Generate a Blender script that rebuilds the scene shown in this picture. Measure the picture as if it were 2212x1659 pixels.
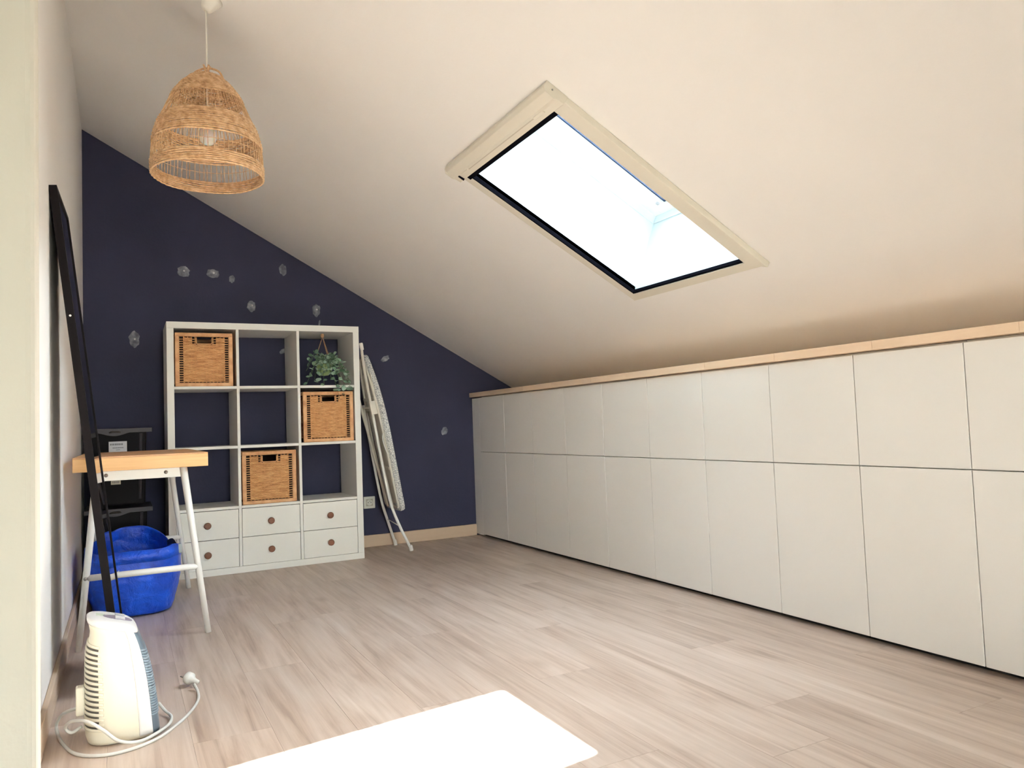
import bpy, bmesh, math, random
from math import sin, cos, pi, radians, sqrt, atan, atan2
from mathutils import Vector, Matrix

random.seed(7)
S = bpy.context.scene
for o in list(bpy.data.objects):
    bpy.data.objects.remove(o, do_unlink=True)
COL = S.collection

# ------------------------------------------------------------------ camera
cam_d = bpy.data.cameras.new('camera')
cam_d.sensor_fit = 'HORIZONTAL'
cam_d.sensor_width = 36.0
cam_d.lens = 36.0 * 1609.92 / 2212.0
cam_d.clip_start = 0.02
cam = bpy.data.objects.new('camera', cam_d)
COL.objects.link(cam)
_r = Vector((0.88621607, -0.46173863, -0.03766318))
_u = Vector((0.00864665, -0.06479816, 0.99786093))
_f = Vector((0.46319145, 0.88464605, 0.05343268))
cam.matrix_world = Matrix(((_r.x, _u.x, -_f.x, -0.2241), (_r.y, _u.y, -_f.y, -4.6578),
                           (_r.z, _u.z, -_f.z, 0.8102), (0, 0, 0, 1)))
S.camera = cam

# ------------------------------------------------------------------ world, sun, exposure
SUN_A, SUN_B = 0.674, 0.330            # run of the sun rays per metre of fall, in -x and -y
sun_dir = Vector((SUN_A, SUN_B, 1.0)).normalized()
W = bpy.data.worlds.new('world')
S.world = W
W.use_nodes = True
nt = W.node_tree
nt.nodes.clear()
sky = nt.nodes.new('ShaderNodeTexSky')
sky.sky_type = 'NISHITA'
sky.sun_disc = False
sky.sun_elevation = math.asin(sun_dir.z)
sky.sun_rotation = atan2(sun_dir.x, sun_dir.y)
sky.air_density = 1.0
sky.dust_density = 0.4
sky.ozone_density = 1.0
bg = nt.nodes.new('ShaderNodeBackground')
bg.inputs['Strength'].default_value = 5.4
wo = nt.nodes.new('ShaderNodeOutputWorld')
wb_mix = nt.nodes.new('ShaderNodeMix')
wb_mix.data_type = 'RGBA'
wb_mix.blend_type = 'MULTIPLY'
wb_mix.inputs[0].default_value = 1.0
wb_mix.inputs[7].default_value = (1.0, .97, .93, 1)      # camera white balance
hsv = nt.nodes.new('ShaderNodeHueSaturation')
hsv.inputs['Saturation'].default_value = .40
nt.links.new(sky.outputs[0], hsv.inputs['Color'])
nt.links.new(hsv.outputs[0], wb_mix.inputs[6])
nt.links.new(wb_mix.outputs[2], bg.inputs[0])
nt.links.new(bg.outputs[0], wo.inputs[0])

sd = bpy.data.lights.new('sun', 'SUN')
sd.energy = 165.0
sd.angle = radians(0.9)
sd.color = (0.985, 0.99, 1.0)
sun = bpy.data.objects.new('sun', sd)
COL.objects.link(sun)
sun.rotation_euler = (-sun_dir).to_track_quat('-Z', 'Y').to_euler()
sun.location = sun_dir * 9

S.view_settings.view_transform = 'Standard'
S.view_settings.look = 'None'
S.view_settings.gamma = 1.0
S.view_settings.exposure = 0.64
S.view_settings.use_curve_mapping = False
S.cycles.use_denoising = True
S.cycles.max_bounces = 14
S.cycles.diffuse_bounces = 8
S.cycles.glossy_bounces = 4
S.cycles.transparent_max_bounces = 12
S.cycles.caustics_reflective = False
S.cycles.caustics_refractive = False
S.cycles.sample_clamp_indirect = 8.0

# ------------------------------------------------------------------ room numbers
XL, YB, YN = -0.4288, 0.4197, -9.5
SL = 0.5572
ALPHA = atan(SL)
def zceil(x): return 2.682 - SL * (x - XL)
XW = 2.0897                             # front of the cabinet doors
SKX, SKY_ = 1.4475, -2.26               # centre of the roof window on the ceiling
SKZ = zceil(SKX)

# ------------------------------------------------------------------ materials
def mat(name, color=(.8, .8, .8), rough=.5, spec=.5, metal=0.0, build=None):
    m = bpy.data.materials.new(name)
    m.use_nodes = True
    n = m.node_tree
    b = n.nodes['Principled BSDF']
    b.inputs['Base Color'].default_value = (*color, 1)
    b.inputs['Roughness'].default_value = rough
    b.inputs['Specular IOR Level'].default_value = spec
    b.inputs['Metallic'].default_value = metal
    if build:
        build(n, b)
    return m

def node(n, t, **kw):
    x = n.nodes.new(t)
    for k, v in kw.items():
        if k in x.inputs.keys():
            x.inputs[k].default_value = v
        else:
            setattr(x, k, v)
    return x

def coords(n, scale=(1, 1, 1), rnd=0.0, rot=(0, 0, 0)):
    tc = n.nodes.new('ShaderNodeTexCoord')
    mp = n.nodes.new('ShaderNodeMapping')
    mp.inputs['Scale'].default_value = scale
    mp.inputs['Rotation'].default_value = rot
    if rnd:
        oi = n.nodes.new('ShaderNodeObjectInfo')
        ml = node(n, 'ShaderNodeMath', operation='MULTIPLY')
        ml.inputs[1].default_value = rnd
        n.links.new(oi.outputs['Random'], ml.inputs[0])
        ad = node(n, 'ShaderNodeVectorMath', operation='ADD')
        n.links.new(tc.outputs['Object'], ad.inputs[0])
        n.links.new(ml.outputs[0], ad.inputs[1])
        n.links.new(ad.outputs[0], mp.inputs[0])
    else:
        n.links.new(tc.outputs['Object'], mp.inputs[0])
    return mp.outputs[0]

def ramp(n, fac, stops):
    r = n.nodes.new('ShaderNodeValToRGB')
    e = r.color_ramp.elements
    while len(e) < len(stops):
        e.new(0.5)
    for i, (p, c) in enumerate(stops):
        e[i].position = p
        e[i].color = (*c, 1) if len(c) == 3 else c
    n.links.new(fac, r.inputs[0])
    return r.outputs[0]

def bump(n, b, height, strength=.1, dist=.01):
    bp = n.nodes.new('ShaderNodeBump')
    bp.inputs['Strength'].default_value = strength
    bp.inputs['Distance'].default_value = dist
    n.links.new(height, bp.inputs['Height'])
    n.links.new(bp.outputs[0], b.inputs['Normal'])

def plaster(c, amount=.04, sc=120.0, strength=.12):
    def f(n, b):
        v = coords(n)
        a = node(n, 'ShaderNodeTexNoise', Scale=2.2, Detail=3.0)
        n.links.new(v, a.inputs['Vector'])
        lo = tuple(x * (1 - amount) for x in c)
        hi = tuple(min(1, x * (1 + amount)) for x in c)
        n.links.new(ramp(n, a.outputs[0], [(.3, lo), (.7, hi)]), b.inputs['Base Color'])
        g = node(n, 'ShaderNodeTexNoise', Scale=sc, Detail=2.0)
        n.links.new(v, g.inputs['Vector'])
        bump(n, b, g.outputs[0], strength, .004)
    return f

def grainy(stops, axis=1, stretch=28.0, base=2.0, rnd=7.0, knots=False, strength=.08):
    """long wood grain along one axis"""
    def f(n, b):
        sc = [stretch * base] * 3
        sc[axis] = base
        v = coords(n, tuple(sc), rnd)
        a = node(n, 'ShaderNodeTexNoise', Scale=1.0, Detail=7.0, Roughness=.62, Distortion=.7)
        n.links.new(v, a.inputs['Vector'])
        sc2 = [6.0 * base] * 3
        sc2[axis] = base * .8
        v2 = coords(n, tuple(sc2), rnd * 1.7)
        a2 = node(n, 'ShaderNodeTexNoise', Scale=1.0, Detail=3.0, Distortion=1.2)
        n.links.new(v2, a2.inputs['Vector'])
        mx = node(n, 'ShaderNodeMix', data_type='FLOAT')
        mx.inputs[0].default_value = .45
        n.links.new(a.outputs[0], mx.inputs[2])
        n.links.new(a2.outputs[0], mx.inputs[3])
        col = ramp(n, mx.outputs[0], stops)
        oi = n.nodes.new('ShaderNodeObjectInfo')
        hs = n.nodes.new('ShaderNodeHueSaturation')
        mr = node(n, 'ShaderNodeMapRange')
        mr.inputs[3].default_value = .95
        mr.inputs[4].default_value = 1.05
        n.links.new(oi.outputs['Random'], mr.inputs[0])
        n.links.new(mr.outputs[0], hs.inputs['Value'])
        n.links.new(col, hs.inputs['Color'])
        out = hs.outputs[0]
        if knots:
            sc3 = [4.2] * 3
            sc3[axis] = 1.9
            v3 = coords(n, tuple(sc3), rnd * .6)
            vo = node(n, 'ShaderNodeTexVoronoi', Scale=1.0)
            n.links.new(v3, vo.inputs['Vector'])
            k = ramp(n, vo.outputs['Distance'], [(0.0, (.55, .47, .42)), (.05, (.72, .68, .64)), (.15, (1, 1, 1))])
            mk = node(n, 'ShaderNodeMix', data_type='RGBA', blend_type='MULTIPLY')
            mk.inputs[0].default_value = .6
            n.links.new(out, mk.inputs[6])
            n.links.new(k, mk.inputs[7])
            out = mk.outputs[2]
        n.links.new(out, b.inputs['Base Color'])
        bump(n, b, a.outputs[0], strength, .002)
    return f

M = {}
M['ceiling'] = mat('ceiling_paint', rough=.9, spec=.2, build=plaster((.89, .88, .86), .012, 90, .10))
M['wall'] = mat('wall_paint', rough=.9, spec=.2, build=plaster((.90, .89, .865), .012, 90, .10))
M['nib'] = mat('dimmed_cream_wall_paint', rough=.9, spec=.2, build=plaster((.66, .635, .56), .012, 90, .10))  # wall paint darkened to offset the strong window light on the nib
M['navy'] = mat('navy_paint', rough=.75, spec=.25, build=plaster((.035, .036, .071), .10, 80, .15))
M['door'] = mat('cabinet_lacquer', (.87, .865, .84), .45, .4, build=plaster((.87, .865, .84), .01, 220, .02))
M['carcass'] = mat('cabinet_board', (.72, .70, .65), .6, .3, build=plaster((.72, .70, .65), .01, 200, .02))
M['black'] = mat('black_board', (.008, .007, .007), .6, .3, build=plaster((.008, .007, .007), .1, 150, .05))
M['plank'] = mat('oak_laminate', rough=.38, spec=.4,
                 build=grainy([(.30, (.29, .215, .17)), (.41, (.42, .33, .27)), (.50, (.51, .415, .35)), (.58, (.56, .465, .40)), (.70, (.63, .545, .48))],
                              1, 26, 1.5, 9.0, True, .05))
M['underlay'] = mat('floor_underlay', (.10, .075, .055), .9, build=plaster((.10, .075, .055), .1))
M['skirting'] = mat('skirting_wood', rough=.55, build=grainy([(.2, (.52, .37, .25)), (.8, (.64, .48, .35))], 0, 22, 1.5, 2.0))
M['skirting_y'] = mat('skirting_wood_side', rough=.55, build=grainy([(.2, (.58, .45, .34)), (.8, (.68, .55, .43))], 1, 22, 1.5, 2.0))
M['stave'] = mat('beech_stave', rough=.5, build=grainy([(.2, (.68, .51, .36)), (.5, (.77, .60, .44)), (.8, (.83, .68, .52))], 1, 20, 2.2, 6.0, True))
M['white'] = mat('white_lacquer', (.84, .83, .79), .4, .45, build=plaster((.84, .83, .79), .01, 220, .015))
M['white_metal'] = mat('white_powder_coat', (.86, .85, .82), .35, .5, build=plaster((.86, .85, .82), .01, 400, .02))
M['cream_metal'] = mat('cream_powder_coat', (.74, .70, .62), .4, .5, build=plaster((.74, .70, .62), .02, 400, .02))
M['knob'] = mat('brown_leather_knob', rough=.5, build=grainy([(.2, (.13, .045, .022)), (.8, (.24, .095, .05))], 0, 6, 30, 3.0))
M['bamboo'] = mat('bamboo_board', rough=.42, build=grainy([(.2, (.56, .29, .095)), (.5, (.72, .42, .17)), (.8, (.80, .52, .25))], 0, 30, 2.2, 1.0))
M['bamboo_top'] = mat('bamboo_top', rough=.42, build=grainy([(.2, (.42, .21, .09)), (.5, (.55, .30, .14)), (.8, (.62, .37, .18))], 1, 24, 2.2, 1.0))
M['steel'] = mat('screw_steel', (.35, .33, .30), .35, .5, .9, build=plaster((.35, .33, .30), .05, 300))
def wick(stops, sc, st=(1, 1, 1)):
    def f(n, b):
        v = coords(n, st, 3.0)
        a = node(n, 'ShaderNodeTexNoise', Scale=sc, Detail=4.0)
        n.links.new(v, a.inputs['Vector'])
        n.links.new(ramp(n, a.outputs[0], stops), b.inputs['Base Color'])
        bump(n, b, a.outputs[0], .2, .002)
    return f
M['wicker'] = mat('rattan_weave', rough=.55, build=wick([(.28, (.44, .20, .075)), (.46, (.62, .32, .13)), (.66, (.76, .46, .21))], 10, (2.2, 2.2, 14)))
M['wicker_frame'] = mat('rattan_wrap', rough=.5, build=wick([(.3, (.48, .23, .10)), (.5, (.62, .335, .155)), (.7, (.70, .42, .22))], 22))
M['basket_inside'] = mat('basket_inner_shade', (.018, .008, .004), .9, build=plaster((.018, .008, .004), .2))  # near-black colour stands in for the shade inside the baskets
M['rattan'] = mat('lamp_rattan', rough=.5, build=wick([(.3, (.40, .225, .10)), (.5, (.59, .37, .195)), (.7, (.74, .52, .31))], 60))
M['lamp_white'] = mat('lamp_plastic', (.86, .84, .77), .35, .5, build=plaster((.86, .84, .77), .01, 200))
def bulbmat(n, b):
    b.inputs['Subsurface Weight'].default_value = .3
M['bulb'] = mat('opal_bulb', (.92, .88, .80), .25, .5, build=bulbmat)
M['frame_black'] = mat('black_frame_wood', rough=.5, spec=.06, build=grainy([(.2, (.004, .003, .0035)), (.8, (.009, .007, .008))], 2, 20, 2, 1.0))
M['mirror'] = mat('mirror_silver', (.55, .53, .55), .015, .5, 1.0, build=lambda n, b: None)
M['crate'] = mat('smoked_plastic', (.005, .0045, .006), .5, .06, build=plaster((.010, .009, .011), .2, 8, .02))
M['crate_rim'] = mat('grey_plastic_rim', (.052, .048, .058), .45, .25, build=plaster((.052, .048, .058), .05, 60, .05))
M['paper'] = mat('paper_label', (.62, .62, .66), .7, build=plaster((.62, .62, .66), .01))
M['ink'] = mat('label_ink', (.12, .12, .14), .8, build=plaster((.12, .12, .14), .05))
def tarp(c0, c1):
    def f(n, b):
        v = coords(n)
        a = node(n, 'ShaderNodeTexNoise', Scale=9.0, Detail=6.0, Distortion=1.5)
        n.links.new(v, a.inputs['Vector'])
        n.links.new(ramp(n, a.outputs[0], [(.3, c0), (.7, c1)]), b.inputs['Base Color'])
        w = node(n, 'ShaderNodeTexNoise', Scale=17.0, Detail=5.0, Roughness=.6, Distortion=.5)
        n.links.new(v, w.inputs['Vector'])
        bump(n, b, w.outputs[0], .8, .014)
    return f
M['tarp'] = mat('blue_tarpaulin', rough=.36, spec=.4, build=tarp((.004, .040, .40), (.010, .10, .72)))
M['tarp_strap'] = mat('dark_strap', (.012, .014, .03), .6, build=plaster((.012, .014, .03), .1))
M['tag'] = mat('clear_tag', (.35, .42, .40), .3, build=plaster((.35, .42, .40), .05))
M['heater_cream'] = mat('heater_cream_plastic', (.76, .73, .61), .35, .5, build=plaster((.76, .73, .61), .012, 200, .02))
M['heater_white'] = mat('heater_white_plastic', (.78, .78, .78), .3, .5, build=plaster((.78, .78, .78), .01, 200, .02))
M['heater_blue'] = mat('heater_blue_plastic', (.085, .12, .155), .3, .5, build=plaster((.085, .12, .155), .05, 100, .02))
M['heater_slat'] = mat('heater_slat_plastic', (.24, .32, .38), .3, .5, build=plaster((.24, .32, .38), .05, 100, .02))
M['heater_dark'] = mat('heater_vent_dark', (.06, .055, .045), .7, build=plaster((.06, .055, .045), .1))
M['heater_panel'] = mat('heater_panel_purple', (.20, .18, .25), .35, .5, build=plaster((.20, .18, .25), .03))
M['heater_switch'] = mat('heater_switch_grey', (.48, .49, .52), .25, .5, build=plaster((.48, .49, .52), .02))
M['sticker'] = mat('sticker_green', (.60, .66, .56), .5, build=plaster((.60, .66, .56), .03))
M['cord'] = mat('white_cord', (.66, .66, .63), .4, .5, build=plaster((.66, .66, .63), .02))
M['socket'] = mat('socket_plastic', (.74, .72, .66), .35, .5, build=plaster((.74, .72, .66), .01))
M['socket_in'] = mat('socket_recess', (.46, .42, .34), .4, .5, build=plaster((.46, .42, .34), .02))
M['dark_hole'] = mat('dark_hole', (.03, .025, .02), .7, build=plaster((.03, .025, .02), .1))
M['chip'] = mat('bare_plaster', rough=.8, build=wick([(.33, (.095, .10, .13)), (.55, (.20, .21, .245)), (.75, (.38, .39, .42))], 32))
M['dowel'] = mat('wall_filler', (.70, .70, .70), .7, build=plaster((.70, .70, .70), .02))
def leafm(n, b):
    oi = n.nodes.new('ShaderNodeObjectInfo')
    n.links.new(ramp(n, oi.outputs['Random'], [(0, (.07, .14, .085)), (.5, (.17, .28, .19)), (1, (.31, .42, .33))]), b.inputs['Base Color'])
M['leaf'] = mat('leaf_green', rough=.5, build=leafm)
M['stem'] = mat('stem_green', (.10, .16, .07), .6, build=plaster((.10, .16, .07), .1))
M['pot'] = mat('pale_green_pot', (.24, .33, .14), .35, build=plaster((.24, .33, .14), .06, 30))
M['twine'] = mat('plant_twine', (.38, .22, .12), .8, build=wick([(.3, (.28, .15, .08)), (.7, (.46, .28, .16))], 90))
def covermat(n, b):
    v = coords(n)
    vo = node(n, 'ShaderNodeTexVoronoi', Scale=80.0, feature='DISTANCE_TO_EDGE')
    n.links.new(v, vo.inputs['Vector'])
    n.links.new(ramp(n, vo.outputs['Distance'], [(.0, (.16, .18, .21)), (.04, (.30, .32, .34)), (.10, (.74, .74, .72))]), b.inputs['Base Color'])
M['cover'] = mat('patterned_cotton', rough=.8, build=covermat)
M['frame_white'] = mat('window_frame_white', (.80, .79, .74), .4, .45, build=plaster((.80, .79, .74), .01, 200, .02))
M['screen_frame'] = mat('screen_frame_beige', (.68, .645, .555), .45, .45, build=plaster((.68, .645, .555), .012, 200, .02))
M['lining'] = mat('glare_toned_lining', (.58, .65, .67), .7, .3, build=plaster((.58, .65, .67), .008, 60, .04))  # white boards toned down and tinted cyan to imitate the sky glare
M['gasket'] = mat('black_brush_seal', (.003, .003, .005), .95, .0, build=plaster((.004, .004, .006), .1))
M['blue_gasket'] = mat('dark_blue_glazing_seal', (.006, .025, .07), .5, .3, build=plaster((.006, .025, .07), .1))
def glassm(name):
    m = bpy.data.materials.new(name)
    m.use_nodes = True
    n = m.node_tree
    n.nodes.clear()
    t = node(n, 'ShaderNodeBsdfTransparent')
    t.inputs[0].default_value = (.93, .965, .96, 1)
    g = node(n, 'ShaderNodeBsdfGlossy')
    g.inputs['Roughness'].default_value = .01
    fr = node(n, 'ShaderNodeFresnel')
    fr.inputs['IOR'].default_value = 1.35
    mx = node(n, 'ShaderNodeMixShader')
    ou = node(n, 'ShaderNodeOutputMaterial')
    n.links.new(fr.outputs[0], mx.inputs[0])
    n.links.new(t.outputs[0], mx.inputs[1])
    n.links.new(g.outputs[0], mx.inputs[2])
    n.links.new(mx.outputs[0], ou.inputs[0])
    return m
M['glass'] = glassm('window_glass')

# ------------------------------------------------------------------ mesh helpers
class MB:
    def __init__(s): s.v, s.f, s.sm = [], [], []
    def add(s, vs, fs, smooth=False):
        o = len(s.v)
        s.v += [tuple(x) for x in vs]
        s.f += [tuple(i + o for i in f) for f in fs]
        s.sm += [smooth] * len(fs)
        return s
    def box(s, x0, x1, y0, y1, z0, z1):
        return s.add([(x0, y0, z0), (x1, y0, z0), (x1, y1, z0), (x0, y1, z0), (x0, y0, z1), (x1, y0, z1), (x1, y1, z1), (x0, y1, z1)],
                     [(0, 3, 2, 1), (4, 5, 6, 7), (0, 1, 5, 4), (1, 2, 6, 5), (2, 3, 7, 6), (3, 0, 4, 7)])
    def hexa(s, p):
        return s.add(p, [(0, 3, 2, 1), (4, 5, 6, 7), (0, 1, 5, 4), (1, 2, 6, 5), (2, 3, 7, 6), (3, 0, 4, 7)])
    def prism(s, poly, d):
        """polygon (3-D points) swept by vector d"""
        n = len(poly)
        q = [Vector(p) for p in poly]
        d = Vector(d)
        return s.add([*q, *[p + d for p in q]],
                     [tuple(range(n))[::-1], tuple(range(n, 2 * n))] + [(i, (i + 1) % n, (i + 1) % n + n, i + n) for i in range(n)])
    def tube(s, pts, r, seg=10, closed=False, cap=True, smooth=True):
        pts = [Vector(p) for p in pts]
        n = len(pts)
        rs = r if isinstance(r, (list, tuple)) else [r] * n
        vs = []
        prev = None
        for i, p in enumerate(pts):
            if closed:
                t = pts[(i + 1) % n] - pts[i - 1]
            else:
                t = pts[min(i + 1, n - 1)] - pts[max(i - 1, 0)]
            t.normalize()
            if prev is None:
                a = Vector((0, 0, 1)) if abs(t.z) < .9 else Vector((1, 0, 0))
                prev = (a - t * a.dot(t)).normalized()
            else:
                prev = (prev - t * prev.dot(t)).normalized()
            b = t.cross(prev)
            for k in range(seg):
                a = 2 * pi * k / seg
                vs.append(p + (prev * cos(a) + b * sin(a)) * rs[i])
        fs = []
        for i in range(n if closed else n - 1):
            j = (i + 1) % n
            for k in range(seg):
                k2 = (k + 1) % seg
                fs.append((i * seg + k, i * seg + k2, j * seg + k2, j * seg + k))
        s.add(vs, fs, smooth)
        if cap and not closed:
            o = len(s.v) - len(vs)
            s.f += [tuple(o + k for k in range(seg))[::-1], tuple(o + (n - 1) * seg + k for k in range(seg))]
            s.sm += [False, False]
        return s
    def lathe(s, prof, c=(0, 0, 0), seg=32, mtx=None, smooth=True):
        vs = []
        for r, z in prof:
            for k in range(seg):
                a = 2 * pi * k / seg
                p = Vector((r * cos(a), r * sin(a), z))
                if mtx is not None:
                    p = mtx @ p
                vs.append(p + Vector(c))
        n = len(prof)
        fs = [(i * seg + k, i * seg + (k + 1) % seg, (i + 1) * seg + (k + 1) % seg, (i + 1) * seg + k) for i in range(n - 1) for k in range(seg)]
        s.add(vs, fs, smooth)
        o = len(s.v) - len(vs)
        if prof[0][0] > 1e-5:
            s.f.append(tuple(o + k for k in range(seg))[::-1]); s.sm.append(False)
        if prof[-1][0] > 1e-5:
            s.f.append(tuple(o + (n - 1) * seg + k for k in range(seg))); s.sm.append(False)
        return s
    def mesh(s, name, m):
        me = bpy.data.meshes.new(name)
        me.from_pydata([tuple(v) for v in s.v], [], s.f)
        me.polygons.foreach_set('use_smooth', s.sm)
        me.materials.append(m)
        bm = bmesh.new()
        bm.from_mesh(me)
        bmesh.ops.recalc_face_normals(bm, faces=bm.faces)
        bm.to_mesh(me)
        bm.free()
        me.update()
        return me
    def build(s, name, m, parent=None, bevel=0, seg=2, loc=None, rot=None):
        return link(name, s.mesh(name, m), parent, bevel, seg, loc, rot)

def link(name, me, parent=None, bevel=0, seg=2, loc=None, rot=None):
    o = bpy.data.objects.new(name, me)
    COL.objects.link(o)
    if parent:
        o.parent = parent
    if loc is not None:
        o.location = loc
    if rot is not None:
        o.rotation_euler = rot
    if bevel:
        b = o.modifiers.new('bevel', 'BEVEL')
        b.width = bevel
        b.segments = seg
        b.limit_method = 'ANGLE'
        b.angle_limit = radians(40)
    return o

def thing(name, label, cat, loc=(0, 0, 0), rot=(0, 0, 0), group=None):
    o = bpy.data.objects.new(name, None)
    o.empty_display_size = .05
    COL.objects.link(o)
    o.location = loc
    o.rotation_euler = rot
    return tag(o, label, cat, group)

def tag(o, label, cat, group=None):
    o['label'] = label
    o['category'] = cat
    if group:
        o['group'] = group
    return o

def struct(o, label=None, cat=None):
    o['kind'] = 'structure'
    if label:
        o['label'] = label
    if cat:
        o['category'] = cat
    return o

def dup(o, parent=None):
    c = o.copy()
    COL.objects.link(c)
    c.parent = parent
    for ch in list(o.children):
        dup(ch, c)
    return c

def bez(pts, n=8):
    """smooth Catmull-Rom through points"""
    P = [Vector(p) for p in pts]
    P = [P[0] * 2 - P[1]] + P + [P[-1] * 2 - P[-2]]
    out = []
    for i in range(1, len(P) - 2):
        for k in range(n):
            t = k / n
            a, b, c, d = P[i - 1], P[i], P[i + 1], P[i + 2]
            out.append(.5 * ((2 * b) + (c - a) * t + (2 * a - 5 * b + 4 * c - d) * t * t + (3 * b - a - 3 * c + d) * t ** 3))
    out.append(P[-2])
    return out

# ================================================================== SETTING
# floor with planks
fl = MB().box(XL - .1, 2.56, YN - .1, YB + .1, -.12, -.0095).build('floor', M['underlay'])
struct(fl, 'pale oak laminate floor of long planks running to the navy wall', 'floor')
PW, PL, GAP = .200, 1.29, .0004
pmesh = MB().box(GAP / 2, PW - GAP / 2, GAP / 2, PL - GAP / 2, -.009, 0).mesh('plank', M['plank'])
joint0 = {5: -3.325, 6: -3.093, 3: -1.86, 4: -2.55, 0: -1.93, 1: -2.62, 2: -1.28}
for i in range(-3, 12):
    xa, xb = max(.133 + PW * i, XL), min(.133 + PW * (i + 1), 2.5)
    if xb - xa < .01:
        continue
    y = joint0.get(i, -2.0 + ((i * .47) % 1.29))
    while y > YN:
        y -= PL
    while y < YB:
        ya, yb = max(y, YN), min(y + PL, YB)
        if yb - ya > .03:
            if xb - xa > PW - .001 and yb - ya > PL - .001:
                o = link('plank', pmesh, fl, .0004, 1, (xa, ya, 0))
            else:
                me = MB().box(GAP / 2, xb - xa - GAP / 2, GAP / 2, yb - ya - GAP / 2, -.009, 0).mesh('plank', M['plank'])
                o = link('plank', me, fl, .0004, 1, (xa, ya, 0))
        y += PL

# walls
def gable(name, y0, y1, m):
    xs0, xs1 = XL, 2.56
    p = [(xs0, y0, -.0), (xs1, y0, 0), (xs1, y0, zceil(xs1)), (xs0, y0, zceil(xs0))]
    return MB().prism(p, (0, y1 - y0, 0)).build(name, m)
wb = struct(gable('wall_back', YB, YB + .1, M['navy']), 'matte navy blue gable end wall with scraped paint spots', 'wall')
# the wall behind the camera has a wide window
WX0, WX1, WZ0, WZ1 = -.20, 1.08, .06, 1.82
nb = MB()
nb.prism([(XL, YN - .1, 0), (2.56, YN - .1, 0), (2.56, YN - .1, zceil(2.56)), (WX1, YN - .1, zceil(WX1)), (WX1, YN - .1, WZ0), (XL, YN - .1, WZ0)], (0, .1, 0))
nb.prism([(XL, YN - .1, WZ0), (WX0, YN - .1, WZ0), (WX0, YN - .1, WZ1), (WX1, YN - .1, WZ1), (WX1, YN - .1, zceil(WX1)), (XL, YN - .1, zceil(XL))], (0, .1, 0))
struct(nb.build('wall_near', M['wall']), 'white gable wall behind the camera with a window', 'wall')
w2 = bpy.data.objects.new('window_2', None)
COL.objects.link(w2)
w2.location = ((WX0 + WX1) / 2, YN - .05, WZ0)
struct(w2, 'white framed casement window in the gable behind the camera', 'window')
ww_, wh_ = (WX1 - WX0) / 2, WZ1 - WZ0
for (a, b_, c_, d_) in ((-ww_, ww_, 0, .05), (-ww_, ww_, wh_ - .05, wh_), (-ww_, -ww_ + .05, .05, wh_ - .05), (ww_ - .05, ww_, .05, wh_ - .05), (-.03, .03, .05, wh_ - .05)):
    MB().box(a, b_, -.03, .03, c_, d_).build('frame_rail', M['frame_white'], w2, .003)
for a in (-ww_ + .05, .03):
    MB().box(a, a + ww_ - .08, -.002, .002, .05, wh_ - .05).build('pane', M['glass'], w2)
wl = struct(MB().box(XL - .1, XL, YN - .1, YB + .1, 0, zceil(XL)).build('wall_left', M['wall']), 'tall white side wall behind the leaning mirror', 'wall')
struct(MB().box(2.502, 2.56, YN, YB, 0, 1.046).build('wall_right', M['wall']), 'low knee wall behind the cabinets', 'wall')
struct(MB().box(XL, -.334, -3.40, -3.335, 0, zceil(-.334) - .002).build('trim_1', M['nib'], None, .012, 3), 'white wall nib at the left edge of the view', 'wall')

# sloping ceiling with the opening of the roof window
cosA, sinA = cos(ALPHA), sin(ALPHA)
X0, X1, Y0, Y1 = -.449, .495, -.345, .370            # opening, ceiling frame
cx0, cx1 = (XL - .1 - SKX) / cosA, (2.60 - SKX) / cosA
cy0, cy1 = YN - .15 - SKY_, YB + .1 - SKY_
ce = MB()
ce.box(cx0, X0, cy0, cy1, 0, .03)
ce.box(X1, cx1, cy0, cy1, 0, .03)
ce.box(X0, X1, cy0, Y0, 0, .03)
ce.box(X0, X1, Y1, cy1, 0, .03)
ceil_o = ce.build('ceiling', M['ceiling'], None, 0, 1, (SKX, SKY_, SKZ), (0, ALPHA, 0))
struct(ceil_o, 'warm white sloping ceiling under the roof', 'ceiling')

# skirting boards
struct(MB().box(1.13, XW + .0, YB - .015, YB - .0004, 0.0004, .082).build('baseboard_back', M['skirting'], None, .003, 2), 'light wood skirting under the navy wall', 'baseboard')
struct(MB().box(XL + .0004, XL + .015, -3.33, YB - .016, 0.0004, .082).build('baseboard_left', M['skirting_y'], None, .003, 2), 'light wood skirting along the white side wall', 'baseboard')

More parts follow.
